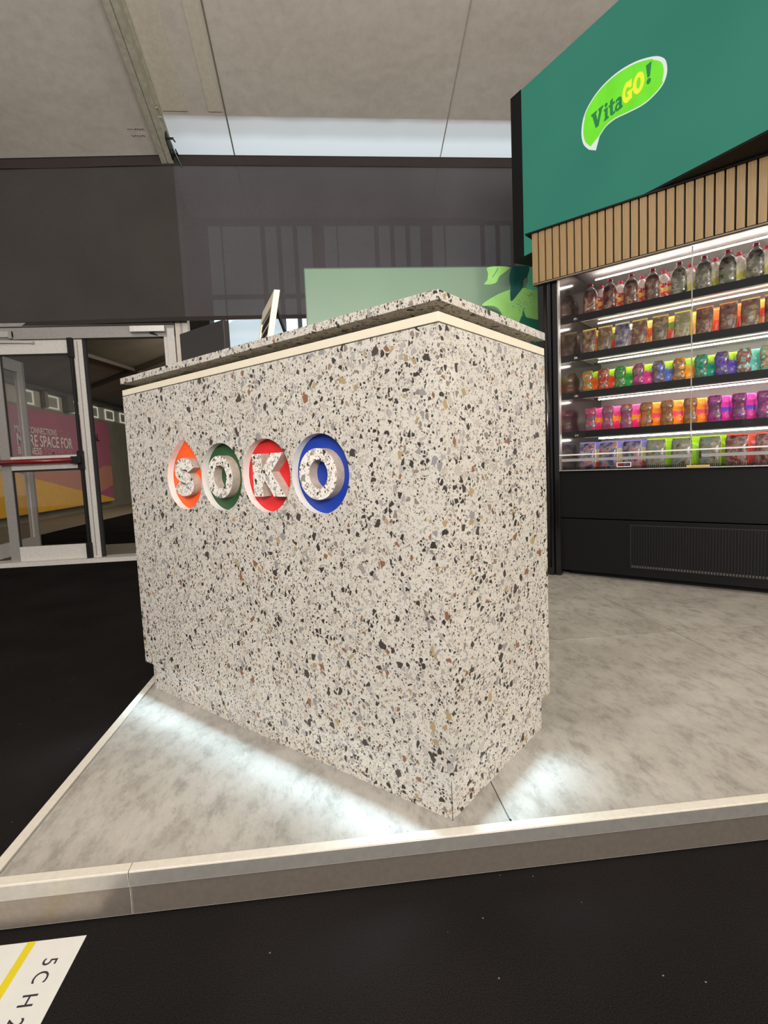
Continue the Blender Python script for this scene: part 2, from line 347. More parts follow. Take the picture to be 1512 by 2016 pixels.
# upright under the rafter, fabric band, tent side wall with windows
POST = plain('post_white', (202, 192, 178), 0.5)
po = thing('tent_upright', 'pale square tent post between the doors and the bright window bay', 'post', (-1.42, 5.68, -0.1))
box('shaft', POST, po, -0.06, 0.06, -0.05, 0.05, 0, 3.72); box('foot_plate', ALU, po, -0.1, 0.1, -0.07, 0.07, 0, 0.012)
box('groove', DOORM, po, -0.012, 0.012, -0.053, -0.05, 0.02, 2.4)
FB_L = fabric('grey_fabric_unlit', (65, 61, 59), (72, 68, 66)); FB_R = fabric('grey_mesh_fabric_backlit', (76, 72, 74), (84, 80, 83), 0.02)  # right half paler: light from behind is put into its base colour
HEM = fabric('hem_fabric', (54, 48, 47), (60, 54, 52))
fb = thing('fabric_band', 'dark grey fabric band hanging below the roof across the back', 'banner', (-1.36, 5.56, 2.2))
def cloth(name, xa, xb, za, zb, mat, seedy, yoff=0.0):
    nx = 40; nz = 6; vs = []; fs = []
    for j in range(nz+1):
        for i in range(nx+1):
            x = xa+(xb-xa)*i/nx; z = za+(zb-za)*j/nz
            y = (0.10 if x < 0 else 0.0)*min(1, abs(x)/1.8)+0.006*math.sin(x*5+seedy)*(1-j/nz)
            vs.append((x, y+yoff, z))
    for j in range(nz):
        for i in range(nx):
            a = j*(nx+1)+i; fs.append((a, a+1, a+nx+2, a+nx+1))
    return MB().add(vs, fs).build(name, mat, fb, smooth=True)
cloth('cloth_panel', -4.2, 0, 0.075, 1.53, FB_L, 0.5); cloth('cloth_panel', 0.0, 5.6, 0.075, 1.53, FB_R, 1.3)
cloth('top_hem', -4.2, 5.6, 1.50, 1.585, HEM, 0.9, -0.014); cloth('bottom_hem', -4.2, 5.6, 0.05, 0.09, HEM, 0.9, -0.014)
b = MB(); b.cyl((-4.2, 0.11, 1.59), (-1.8, 0.1, 1.59), 0.012, 8); b.cyl((-1.8, 0.1, 1.59), (0, 0.0, 1.59), 0.012, 8); b.cyl((0, 0, 1.59), (5.6, 0, 1.59), 0.012, 8); b.build('hanging_pole', BLACKM, fb)
# side wall far right bay, behind the band (y = 6.3)
PVC = plain('pvc_wall_panel', (226, 230, 230), 0.5); DAY = emit('daylit_window_pane', (218, 234, 242), 1.7, 0.10, 3); DAYU = emit('daylit_upper_pane', (214, 232, 240), 1.3)
FRW = plain('window_frame_pale', (190, 196, 198), 0.5); FRD = plain('window_gasket', (96, 104, 110), 0.5)
wb = struct(MB().box(-1.3, 6, 6.36, 6.40, -0.1, 1.2).build('wall_back', PVC))
wi = 0
for (x0, x1) in ((-1.28, -0.04), (0.0, 1.20), (1.24, 2.44), (2.48, 3.68)):
    wi += 1
    W = thing('window_%d' % wi, 'tall daylit tent window behind the fabric band, bay %s from the white post' % ('first', 'second', 'third', 'fourth')[wi-1], 'window', (x0, 6.33, 1.2)); W['kind'] = 'structure'
    b = MB(); ww = x1-x0
    b.box(0, .05, -.02, .03, 0, 2.32).box(ww-.05, ww, -.02, .03, 0, 2.32).box(0.05, ww-.05, -.02, .03, 0, .05).box(.05, ww-.05, -.02, .03, 2.27, 2.32)
    b.box(0.05, ww-.05, -.015, .02, 1.48, 1.53); b.build('window_frame', FRW, W)
    MB().box(.05, ww-.05, 0.005, 0.01, .05, 1.48).build('pane', DAY, W); MB().box(.05, ww-.05, 0.005, 0.01, 1.53, 2.27).build('pane', DAYU, W)
    MB().box(0.19, 0.205, -.018, .02, 0.05, 2.27).build('gasket', FRD, W)
    for k, xx in enumerate((0.62, 0.80, 0.98)):
        MB().box(xx, xx+.05, -.012, .012, 0.05, 2.27).build('mullion', FRW, W)
# white marquee silhouette seen in the bay: gable of a white canopy standing just outside/inside the window
mq = thing('white_marquee', 'white peaked canopy standing in daylight by the window bay', 'canopy', (-0.80, 6.05, -0.1))
def translucent(name, rgb, f):
    m = Mat(name, srgb(*rgb), .7); t = m.node('ShaderNodeBsdfTranslucent'); t.inputs[0].default_value = srgb(*rgb)
    x = m.node('ShaderNodeMixShader'); x.inputs[0].default_value = f; m.link(m.b.outputs[0], x.inputs[1]); m.link(t.outputs[0], x.inputs[2]); m.link(x.outputs[0], m.n['Material Output'].inputs[0]); return m.m
MQ = translucent('marquee_white', (250, 252, 252), .8); MQ2 = translucent('marquee_flap', (236, 244, 248), .8)
MB().add([(-.42, -.12, 2.26), (.42, -.12, 2.26), (-.18, 0, 2.48), (.34, 0, 2.50)], [(0, 1, 3, 2)]).build('peak', MQ, mq)
MB().quad((-.42, -.12, 1.9), (.42, -.12, 1.9), (.42, -.12, 2.26), (-.42, -.12, 2.26)).build('valance', MQ2, mq)
for sx in (-.4, .4): MB().box(sx-.02, sx+.02, -.02, .02, 0, 1.9).build('leg', FRW, mq)

# ------------------------------------------------------------------ doors
dh = struct(MB().box(-4.6, -1.49, 5.63, 5.72, 2.125, 2.28).build('trim_1', DOORM))
MB().box(-4.6, -1.49, 5.625, 5.63, 2.235, 2.245).build('shadow_gap', DARK, dh)
struct(MB().box(-4.6, -1.2, 5.58, 5.78, -0.1, -0.055).build('trim_2', DOORW))
struct(MB().box(-1.56, -1.49, 5.62, 5.74, -0.1, 2.2).box(-1.60, -1.56, 5.64, 5.70, -0.1, 2.2).build('trim_3', DOORW))
d1 = thing('door_1', 'closed glazed door leaf with red push bar left of the counter', 'door', (-3.26, 5.68, -0.06)); d1['kind'] = 'structure'
wl = 0.87
box('stile', DOORM, d1, 0, .09, -.025, .025, 0.0, 2.18); box('stile', DOORW, d1, wl-.085, wl, -.025, .025, 0.0, 2.18)
MB().box(wl-.05, wl-.042, -.028, -.02, 0.02, 2.16).build('stile_groove', DOORM, d1)
box('bottom_rail', DOORW, d1, .09, wl-.085, -.025, .025, 0, .15); box('top_rail', DOORW, d1, .09, wl-.085, -.025, .025, 2.05, 2.18)
box('middle_rail', DOORW, d1, .09, wl-.085, -.02, .02, .92, 1.055)
box('glass_pane', GLASSD, d1, .09, wl-.085, -.003, .003, .15, .92); box('glass_pane', GLASSD, d1, .09, wl-.085, -.003, .003, 1.055, 2.05)
MB().box(.09, wl-.085, -.012, -.004, 2.036, 2.05).box(.09, wl-.085, -.012, -.004, .90, .92).box(wl-.1, wl-.085, -.012, -.004, .15, .9).box(.09, .103, -.012, -.004, .15, .9).box(.09, .1, -.012, -.004, 1.06, 2.04).build('gasket', DARK, d1)
pb = MB().cyl((-.12, -.10, 1.0), (wl-.16, -.10, 1.0), .026, 16).build('push_bar', plain('red_push_bar', (120, 22, 26), 0.3, coat=0.3), d1, smooth=True)
MB().box(wl-.17, wl-.085, -.12, -.03, .965, 1.035).box(wl-.13, wl-.075, -.07, -.025, .90, 1.09).build('push_bar_bracket', BLACKM, d1, bevel=.006)
MB().cyl((wl-.10, -.045, 0.12), (wl-.10, -.045, 2.02), .017, 10).build('vertical_rod', BLACKM, d1)
MB().box(wl-.125, wl-.075, -.07, -.025, 2.0, 2.19).build('rod_cap', BLACKM, d1, bevel=.006); MB().box(wl-.125, wl-.075, -.07, -.025, -.02, .16).build('rod_cap', BLACKM, d1, bevel=.006)
MB().box(wl, wl+.03, -.015, .02, -.02, 2.19).build('rubber_edge', DARK, d1)
MB().box(0.0, .25, -.075, -.03, 2.2, 2.26).build('door_closer', ALU, d1, bevel=.004); MB().box(.22, .25, -.077, -.03, 2.19, 2.262).build('closer_cap', DOORM, d1)
MB().bar((0.0, -.06, 2.17), (.42, -.04, 2.16), .012, .025).cyl((.42, -.06, 2.155), (.42, -.02, 2.155), .014, 8).build('closer_arm', ALU, d1)
cl = thing('door_closer', 'grey door closer box with arm under the right end of the door head', 'door closer', (-1.82, 5.60, 2.16))
box('housing', ALU, cl, -.08, .25, -.03, .03, .0, .06, bevel=.004); MB().bar((.10, 0, .0), (.26, .10, -.06), .02, .012).build('arm', DARK, cl)
d2 = thing('door_2', 'open glazed door leaf swung outwards behind the closed door', 'door', (-3.54, 5.74, -0.06)); d2['kind'] = 'structure'
box('stile', DOORW, d2, -.025, .025, .86, .95, 0, 2.18); box('stile', DOORM, d2, -.025, .025, 0, .09, 0, 2.18)
box('stile_edge', DOORM, d2, -.028, .028, .95, .975, 0, 2.18)
box('top_rail', DOORW, d2, -.025, .025, .09, .86, 2.05, 2.18); box('bottom_rail', DOORW, d2, -.025, .025, .09, .86, 0, .15); box('middle_rail', DOORW, d2, -.02, .02, .09, .86, .93, 1.03)
box('glass_pane', GLASSD, d2, -.003, .003, .09, .86, .15, .93); box('glass_pane', GLASSD, d2, -.003, .003, .09, .86, 1.03, 2.05)

# ------------------------------------------------------------------ the hall beyond the doors
OW = plain('outer_wall_grey', (128, 122, 104), 0.8, var=0.08, nscale=3)
owl = struct(MB().box(-6.15, -6.05, 6.4, 24, -0.1, 2.26).build('wall_left', OW))
struct(MB().box(-6.05, 4, 24, 24.1, -0.1, 6).build('wall_rear', OW))
hr = plain('outer_roof', (122, 114, 98), 0.85, var=0.1, nscale=2)
struct(MB().add([(-6.2, 6.5, 2.67), (-6.2, 24, 2.67), (3, 24, 5.15), (3, 6.5, 5.15)], [(0, 1, 2, 3)]).build('ceiling_outer', hr))
pth = plain('beige_walkway', (138, 128, 108), 0.8, var=0.1, nscale=5)
struct(MB().box(-6.05, -4.55, 5.9, 24, -0.1, -0.09).build('floor_walkway', pth))
struct(MB().box(-6.1, -1.2, 5.80, 6.9, -0.1, -0.085).build('floor_threshold', plain('pale_threshold', (126, 118, 100), 0.7)))
PVCD = plain('upper_wall_pvc', (176, 170, 150), 0.7, var=0.1, nscale=4)
struct(MB().box(-6.14, -6.06, 6.4, 24, 2.26, 2.70).build('wall_left_upper', PVCD))
lit = emit('window_frame_glow', (214, 212, 196), 0.6); blind_m = plain('blind_grey', (150, 148, 134), 0.7); brace_m = plain('brace_dark', (70, 64, 54), 0.6)  # clerestory frames glow to draw the bright window outlines
for k in range(9):
    y0 = 10.2+k*1.02
    Wk = thing('window_%d' % (wi+1+k), 'small clerestory window above the pink hoarding, number %d from the door' % (k+1), 'window', (-6.05, y0, 2.28)); Wk['kind'] = 'structure'
    MB().box(0, .03, 0, .56, 0, .03).box(0, .03, 0, .56, .25, .28).box(0, .03, 0, .03, .03, .25).box(0, .03, .53, .56, .03, .25).build('window_frame', lit, Wk)
    MB().box(0, .01, .03, .53, .03, .25).build('blind', blind_m, Wk)
for k, (a, c) in enumerate((((-4.55, 10.5, 3.04), (-4.2, 14.6, 3.18)), ((-5.6, 13.2, 2.78), (-3.1, 12.45, 3.44)), ((-6.0, 8.5, 2.64), (-6.0, 23, 2.64)))):
    o = thing('roof_brace', ('dark diagonal brace crossing the far roof, falling to the right', 'dark diagonal brace crossing the far roof, rising to the right', 'dark eaves rail above the clerestory windows')[k], 'brace', a)
    MB().bar((0, 0, 0), Vector(c)-Vector(a), 0.10, 0.07).build('tube', brace_m, o)
ucol = thing('eaves_post', 'dark post against the far wall above the hoarding', 'post', (-5.98, 13.15, 2.27)); box('shaft', plain('post_dark', (84, 78, 66), 0.7), ucol, -.06, .06, -.13, .13, 0, .36)
ucol = thing('eaves_post', 'slim grey post above the hoarding, nearer the doors', 'post', (-5.98, 12.15, 2.27)); box('shaft', plain('post_grey', (120, 112, 98), 0.7), ucol, -.03, .03, -.06, .06, 0, .36)
# hoarding
ho = thing('pink_hoarding', 'long pink and yellow printed hoarding seen through the glass doors', 'hoarding', (-5.93, 10.0, -0.1))
HP = plain('print_pink', (166, 92, 112), 0.7, var=0.05, nscale=2); HM = plain('print_magenta', (158, 84, 108), 0.7); HO = plain('print_peach', (190, 128, 104), 0.7, nscale=20); HY = plain('print_yellow', (226, 172, 48), 0.7, nscale=6)
box('board', HP, ho, -.03, 0, 0, 5.15, 0.18, 2.27)
yd = (0, 1, 0); zd = (0, 0, 1)
shape('printed_wave', [smooth_path([(1.3, 1.0), (1.68, 1.02), (2.42, 1.12), (3.12, 1.07), (3.7, 1.0), (4.2, 1.02), (4.74, 1.13), (5.14, 1.11)], 4)+[(5.14, .62), (4.6, .50), (4.1, .44), (3.14, .54), (1.9, .76), (1.3, .86)]], .002, (0.001, 0, 0), yd, zd, HO, ho)
shape('printed_wave', [[(0.01, .19)]+smooth_path([(.01, 1.12), (.66, 1.02), (1.33, .87), (1.93, .77), (3.14, .56), (4.13, .42), (5.14, .24)], 4)+[(5.14, .19)]], .002, (0.003, 0, 0), yd, zd, HY, ho)
TW = plain('print_white', (226, 214, 208), 0.7); TP = plain('print_pale_pink', (194, 132, 148), 0.7); TK = plain('print_black', (36, 26, 30), 0.7)
text('lettering', 'MORE CONNECTIONS', .18, (0.005, .80, 1.78), yd, zd, TW, ho, .003, .002, fit=1.56)
text('lettering', 'TODAY', .18, (0.005, 2.44, 1.78), yd, zd, TP, ho, .003, .001, fit=.52)
text('lettering', 'MORE SPACE FOR', .33, (0.005, .85, 1.52), yd, zd, TW, ho, .003, .006, fit=2.18)
text('lettering', 'BUSINESS', .19, (0.005, .85, 1.36), yd, zd, TW, ho, .003, .003, fit=.83)
text('lettering', 'TOMORROW', .19, (0.005, 1.78, 1.36), yd, zd, TP, ho, .003, .002, fit=1.2)
text('lettering', 'AL', .26, (0.005, 4.2, 1.76), yd, zd, TK, ho, .003, .003)

# ------------------------------------------------------------------ raised platform
pf = thing('raised_platform', 'low stage of pale concrete-look panels with aluminium edging under the counter', 'platform', (-0.72, 1.021, -0.1))
X0, Y0 = -0.72, 1.021
def pl(x): return x-X0
def ply(y): return y-Y0
px = [-.693, .34, 1.42, 2.5, 3.58]; py = [1.0445, 2.10, 3.18, 4.26]
for i in range(4):
    for j in range(3):
        g = .0012
        x0 = px[i]+g; x1 = px[i+1]-g; y0 = py[j]+g; y1 = py[j+1]-g
        o = box('floor_panel', STONE, pf, 0, x1-x0, 0, y1-y0, 0.085, 0.1, bevel=.0008)
        o.location = (pl(x0), ply(y0), 0)
box('deck', DARK, pf, .02, 4.3, .02, 3.24, 0.012, 0.084)
def edge_front(xa, xb, dz):
    b = MB(); xa = pl(xa); xb = pl(xb)
    b.box(xa, xb, 0, .0235, .094, .1015+dz); b.box(xa, xb, -.002, .004, .07, .0995+dz, 1); b.box(xa, xb, 0.003, .012, .008, .071, 2)
    return b.build('edge_trim', [ALUP, ALU, RISER], pf, bevel=.0006)
edge_front(-.72, -.4375, 0.0); edge_front(-.436, 1.9, .0); edge_front(1.902, 3.58, 0)
b = MB(); b.box(0, .0235, ply(1.046), ply(1.98), .094, .1015); b.box(-.002, .004, ply(1.0), ply(1.98), .07, .0995, 1).box(.003, .012, ply(1.03), ply(1.98), .008, .071, 2); b.build('edge_trim', [ALUP, ALU, RISER], pf, bevel=.0006)
b = MB(); b.box(0, .0235, ply(1.983), ply(4.26), .094, .1015); b.box(-.002, .004, ply(1.983), ply(4.26), .07, .0995, 1).box(.003, .012, ply(1.983), ply(4.26), .008, .071, 2); b.build('edge_trim', [ALUP, ALU, RISER], pf, bevel=.0006)
box('joint_clip', BLACKM, pf, pl(.3385), pl(.3425), ply(1.0445), ply(1.052), .099, .1016)
for k, (x, y) in enumerate([(.1, .1), (2, .1), (4, .1), (.1, 1.6), (2, 1.6), (4, 1.6), (.1, 3.1), (2, 3.1), (4, 3.1)]):
    MB().cyl((x, y, 0), (x, y, .02), .03, 10).build('foot', BLACKM, pf)

# floor sticker
st = thing('floor_sticker', 'white floor sticker with yellow stripe and the printed code 5C H 2', 'sticker', (-0.512, 0.995, -0.0995))
PAPER = plain('sticker_white', (206, 205, 199), 0.45, var=0.02)
MB().box(-.42, 0, -.62, 0, 0, .0006).build('sheet', PAPER, st)
MB().box(-.106, -.091, -.62, 0, .0006, .0009).build('yellow_stripe', plain('stripe_yellow', (204, 186, 16), 0.45, var=0.02), st)
INK = plain('ink_black', (40, 34, 44), 0.5)
for ch, yy in (('5', -.040), ('C', -.0655), ('H', -.107), ('2', -.148)):
    text('letter', ch, .036, (-.055, yy, .0006), (0, -1, 0), (1, 0, 0), INK, st, .0003)

# ------------------------------------------------------------------ reception counter
TH = .7994; CX, CY = .2194, 1.041; CW, CD = 1.2838, .5211
ct = thing('reception_counter', 'terrazzo clad reception counter with coloured SOKO lettering on its front', 'counter', (CX, CY, 0), TH-PI/2)
CUT = plain('cut_edge', (184, 168, 155), .6, var=.12, nscale=60)
xd = (1, 0, 0); yd = (0, 0, 1)
PHT = .1023; BT = 1.038; REC = .021
lz = .7535; LR = .0965; lx = [-.939, -.746, -.548, -.349]
drop = [(lx[0]+.0958*math.cos(t), lz+LR*math.sin(t)) for t in [math.radians(-220+260*i/50) for i in range(51)]]
tip = (lx[0]+.004, .892)
a_ = drop[-1]; b_ = drop[0]
drop += [(lx[0]+.055, lz+.083), (lx[0]+.034, lz+.102), (lx[0]+.017, lz+.118), tip, (lx[0]-.010, lz+.118), (lx[0]-.028, lz+.102), (lx[0]-.052, lz+.083)]
holes = [drop]+[circ(x, lz, LR, n=72) for x in lx[1:]]
def fmid(p, nd):
    c = p.center
    if abs(p.normal.dot(nd)) > .9: return 0
    return 0 if (c.x < -CW+.002 or c.x > -.002 or c.z > BT-.003 or c.z < PHT+.003) else 1
fp = shape('front_panel', [[(-CW, PHT), (0, PHT), (0, BT), (-CW, BT)]]+[h[::-1] for h in holes], REC, (0, REC, 0), xd, yd, [TERR, WHITE], ct, fmid)
box('side_panel', TERR, ct, -.018, 0, REC+.0012, CD, PHT, BT)
box('left_side_panel', TERR, ct, -CW, -CW+.018, REC+.001, CD, PHT, BT)
box('carcass', WHITE, ct, -CW+.0185, -.0185, REC+.012, CD-.05, PHT, BT-.001)
cols = [('orange', (250, 92, 24)), ('green', (38, 78, 42)), ('red', (206, 32, 36)), ('blue', (18, 56, 156))]
for k, (cn, c) in enumerate(cols):
    m = plain('logo_'+cn, c, .5, var=.03)
    h = holes[k]; cx = lx[k]
    big = [(cx+(x-cx)*1.06, lz+(y-lz)*1.06) for x, y in h]
    o = shape('logo_disc', [big], .006, (0, REC+.0075, 0), xd, yd, m, ct); o['label'] = cn+(' teardrop' if k == 0 else ' round')+' recess backing'
    lp = Mat('x') if False else None
    if k == 0:
        P = smooth_path([(.038, .020), (.030, .034), (.008, .040), (-.022, .036), (-.034, .020), (-.022, .006), (0, 0), (.024, -.008), (.034, -.022), (.024, -.036), (-.004, -.041), (-.028, -.036), (-.040, -.024)], 5)
        L = [[(x-.932, y+.757) for x, y in stroke(P, .035)]]
    elif k == 1: L = [circ(-.747, .754, .0605, .0605), circ(-.745, .754, .030, .033)[::-1]]
    elif k == 2:
        ks = [(-.062, .056), (-.024, .056), (-.024, .014), (.016, .056), (.062, .056), (.014, .008), (.064, -.056), (.018, -.056), (-.014, -.014), (-.024, -.024), (-.024, -.056), (-.062, -.056)]
        L = [[(x-.533, y+.755) for x, y in ks]]
    else: L = [circ(-.351, .7535, .0635, .0615), circ(-.348, .7535, .031, .034)[::-1]]
    q = shape('raised_letter', L, REC+.0055, (0, REC+.0015, 0), xd, yd, [TERRL, CUT], o, lambda p, nd: 0 if abs(p.normal.dot(nd)) > .9 else 1); q['label'] = 'raised terrazzo letter '+'SOKO'[k]
box('trim_band', CREAM, ct, -CW, 0, 0, CD, 1.0405, 1.0595, bevel=.001)
box('band_gap', DARK, ct, -CW+.006, -.006, .006, CD-.006, BT, 1.0405)
box('top_riser', DARK, ct, -CW+.14, -.14, .14, CD-.14, 1.0595, 1.0805)
box('countertop', TERR, ct, -CW-.002, .002, -.003, CD+.002, 1.0802, 1.100, bevel=.0012)
box('plinth', TERR, ct, -CW+.0182, -.0182, .0182, CD-.0182, 0.0005, PHT)
MB().box(-.0187, -.0177, .0177, .0187, 0.0005, PHT).build('corner_joint', DARK, ct)
LED = emit('led_strip', (225, 240, 255), 3)
MB().box(-CW+.03, -.01, .006, .012, PHT-.004, PHT-.001).build('led_strip', LED, ct); MB().box(-.012, -.006, .02, CD-.02, PHT-.004, PHT-.001).build('led_strip', LED, ct)
def strip(loc, d, length, axis, power, spread):
    L = bpy.data.lights.new('led_light', 'AREA'); L.shape = 'RECTANGLE'; L.size = length; L.size_y = .004; L.energy = power; L.color = (.58, .83, 1.0); L.spread = math.radians(spread)
    o = bpy.data.objects.new('led_light', L); COL.objects.link(o); o.parent = ct; o.location = loc
    z = -Vector(d).normalized(); x = Vector(axis).normalized(); y = z.cross(x)
    o.rotation_euler = Matrix((x, y, z)).transposed().to_euler()
strip((-CW/2, .004, PHT-.005), (0, -.76, -.65), CW-.02, (1, 0, 0), 1.05, 66)
strip((-.004, .20, PHT-.005), (.76, 0, -.65), .36, (0, 1, 0), 0.28, 66)

# things on the counter
def cl_(x, y, z=0):
    c, s = math.cos(TH-PI/2), math.sin(TH-PI/2); return (CX+x*c-y*s, CY+x*s+y*c, z)
mo = thing('pos_screen', 'dark grey back of a small till screen standing on the counter', 'screen', cl_(-.975, .125, 1.1), TH-PI/2)
SCR = plain('screen_back', (36, 33, 32), .55, var=.03)
box('screen_housing', SCR, mo, -.127, .120, -.004, .018, .018, .134, bevel=.003)
box('rear_shell', BLACKM, mo, -.10, .10, .018, .03, .03, .12, bevel=.004); MB().box(-.03, .03, .0, .03, .003, .04).build('neck', BLACKM, mo); box('foot', BLACKM, mo, -.06, .06, -.01, .08, 0, .005)
DV = Vector((-.262, .965, 0)); NV = Vector((-.965, -.262, 0))
sg = thing('display_stand', 'tilted cream framed board with dark bars on a strut, standing on the counter', 'display', cl_(-.760, .20, 1.1), math.atan2(DV.y, DV.x))
# local: +x runs along the board away from the camera, +y = left of that (towards NV side)
lean = .20; h = .225
def bp(x, t, off): # board point: x along, t up the board, off outwards (towards the viewer on the left)
    return (x, -lean*t+off, t*math.sqrt(1-lean*lean))
def bquad(x0, x1, t0, t1, o0, o1):
    vs = [bp(x, t, o) for o in (o0, o1) for t in (t0, t1) for x in (x0, x1)]
    return vs, [(0, 2, 3, 1), (4, 5, 7, 6), (0, 1, 5, 4), (2, 6, 7, 3), (0, 4, 6, 2), (1, 3, 7, 5)]
b = MB(); b.add(*bquad(0, .014, 0, h, -.012, .006)); b.add(*bquad(.236, .25, 0, h, -.012, .006)); b.add(*bquad(.014, .236, h-.045, h, -.012, .006)); b.add(*bquad(.014, .236, 0, .02, -.012, .006)); b.build('frame', CREAM, sg)
MB().add(*bquad(.014, .236, .02, h-.045, -.010, .000)).build('backing', plain('board_grey', (190, 184, 174), .6), sg)
for k in range(4):
    t = .03+k*.038; MB().add(*bquad(.03, .22, t, t+.020, 0.0, .003)).build('dark_bar', BLACKM, sg)
MB().bar((.02, -.045, .17), (.03, -.105, 0.002), .014, .006).build('strut', BLACKM, sg)
MB().cyl((.13, .004-.02, .11), (.10, .060, 0.002), .0012, 6).build('wire', CHROME, sg)

# ------------------------------------------------------------------ mural partition
mu = thing('mural_partition', 'green partition with lemon and leaf mural behind the counter', 'partition', (-.13, 4.3, -0.1))
GR = Mat('mural_green', rough=.35, spec=.5)
GR.color(GR.ramp(GR.noise(1.2, 3), [(.3, srgb(112, 142, 120)), (.7, srgb(122, 152, 128))]))
box('panel', GR.m, mu, 0, 3.2, 0, .06, 0, 2.39)
MB().box(0, 3.2, -.003, .063, 2.39, 2.396).box(-.006, 0, -.003, .063, 0, 2.396).build('edge_strip', plain('edge_green', (70, 92, 76), .4), mu)
LM = plain('mural_lime', (172, 240, 132), .5, nscale=14, var=.05); LD = plain('mural_dark_teal', (28, 98, 92), .5); LT = plain('mural_mint', (104, 214, 168), .5); LV = plain('mural_leaf_green', (36, 128, 98), .5)
def MU(P, name, mat, off=.001, closed=True, k=4): return shape(name, [smooth_path([(x+.13, z+.1) for x, z in P], k, True)], .0015, (0, -off, 0), (1, 0, 0), (0, 0, 1), mat, mu)
MU([(1.26, 1.995), (1.37, 2.066), (1.5, 2.113), (1.61, 2.124), (1.72, 2.112), (1.9, 2.07), (2.02, 1.9), (1.95, 1.7), (1.7, 1.62), (1.5, 1.75), (1.42, 1.93), (1.36, 1.985)], 'printed_lemon', LM, .0016)
MU([(1.32, 2.288), (1.49, 2.288), (1.46, 2.25), (1.41, 2.215), (1.385, 2.17), (1.34, 2.155), (1.283, 2.157), (1.31, 2.19), (1.318, 2.24)], 'printed_leaf', LM, .0017)
MU([(1.525, 2.288), (1.65, 2.288), (1.64, 2.22), (1.605, 2.19), (1.60, 2.13), (1.56, 2.08), (1.503, 2.022), (1.495, 2.09), (1.50, 2.13), (1.49, 2.2), (1.50, 2.25)], 'printed_leaf', LD, .0034)
MU([(1.655, 2.28), (1.76, 2.288), (1.9, 2.25), (1.9, 2.1), (1.72, 2.105), (1.63, 2.12), (1.645, 2.18), (1.64, 2.24)], 'printed_leaf', LT, .0018)
MU([(1.575, 1.88), (1.59, 1.90), (1.60, 1.95), (1.62, 1.90), (1.66, 1.885), (1.74, 1.87), (1.9, 1.86), (1.9, 1.6), (1.5, 1.6)], 'printed_leaf', LV, .0034, k=3)
MU([(1.27, 1.985), (1.33, 1.975), (1.40, 1.94), (1.42, 1.90), (1.3, 1.88), (1.22, 1.93)], 'printed_shadow', plain('mural_shadow_green', (74, 112, 84), .5), .0034)
sp = MB(); random.seed(3)
for k in range(46):
    x = random.gauss(1.575, .035); z = random.gauss(1.975, .03); r = random.uniform(.001, .005)
    if k > 30: x = random.gauss(1.66, .04); z = random.gauss(2.075, .02)
    n = 5; sp.add([(x+.13+r*math.cos(2*PI*i/n)*random.uniform(.5, 1.4), -.0035, z+.1+r*math.sin(2*PI*i/n)*random.uniform(.5, 1.4)) for i in range(n)], [tuple(range(n))])
sp.build('printed_speckles', LV, mu)['kind'] = 'stuff'
vn = lambda P, mat: shape('printed_vein', [stroke([(x+.13, z+.1) for x, z in P], .004)], .0012, (0, -.0052, 0), (1, 0, 0), (0, 0, 1), mat, mu)
vn([(1.595, 2.28), (1.59, 2.2), (1.565, 2.15), (1.55, 2.10)], LV); vn([(1.40, 2.28), (1.375, 2.24), (1.35, 2.21)], LV)

# ------------------------------------------------------------------ led screen
SD = Vector((2.013-1.427, 2.34-3.766, 0)).normalized()
sc = thing('led_screen', 'large green video wall above the cooler showing a glowing leaf-shaped logo', 'screen', (1.427, 3.766, 2.17), math.atan2(SD.y, SD.x))
LEDG = Mat('led_green'); LEDG.b.inputs['Specular IOR Level'].default_value = 0.1; LEDG.b.inputs['Base Color'].default_value = (.004, .006, .006, 1); LEDG.b.inputs['Roughness'].default_value = .7
gcol = LEDG.ramp(LEDG.noise(1.0, 2), [(.3, srgb(50, 122, 102)), (.7, srgb(58, 131, 109))])
LEDG.link(gcol, LEDG.b.inputs['Emission Color']); LEDG.b.inputs['Emission Strength'].default_value = .92
SH = 1.09; SLEN = 2.4
for i in range(5):
    x0 = i*.5 if i else 0; x1 = min(SLEN, (i+1)*.5)
    for j in range(2):
        z0 = j*SH/2; box('screen_panel', LEDG.m, sc, x0, x1, -.012, .0, z0, z0+SH/2)
box('bezel', BLACKM, sc, -.105, 0, -.014, .06, -.004, SH+.004)
box('housing', BLACKM, sc, -.10, SLEN, 0.001, .55, 0.0, SH)
box('bottom_edge', BLACKM, sc, -.105, SLEN, -.014, .56, -.012, 0)
out = [(.569, 2.585), (.528, 2.638), (.514, 2.712), (.534, 2.794), (.591, 2.850), (.67, 2.883), (.773, 2.893), (.886, 2.875), (.991, 2.833), (1.043, 2.794), (1.063, 2.757), (1.066, 2.706), (1.043, 2.663), (.991, 2.639), (.926, 2.630), (.838, 2.642), (.755, 2.656), (.69, 2.650), (.645, 2.622), (.617, 2.557)]
op = smooth_path([(x, z-2.17) for x, z in out[:-1]], 5)+[(out[-1][0], out[-1][1]-2.17)]
ip = []
for i in range(len(op)-1):
    a = op[i-1] if i else op[0]; c = op[i+1]; dx, dy = c[0]-a[0], c[1]-a[1]; l = math.hypot(dx, dy) or 1
    t = i/(len(op)-1); d = .017 if t < .16 else (.011 if t < .45 else (.017 if t < .64 else .0045))
    if t > .93: d = .003
    if l > 0: ip.append((op[i][0]+dy/l*d, op[i][1]-dx/l*d))
lo = shape('logo_outline', [op], .003, (0, -.0125, 0), (1, 0, 0), (0, 0, 1), emit('led_white', (226, 232, 226), .95), sc)
shape('logo_field', [ip], .003, (0, -.0156, 0), (1, 0, 0), (0, 0, 1), emit('led_lime', (112, 232, 26), .98, .12, 9), sc)
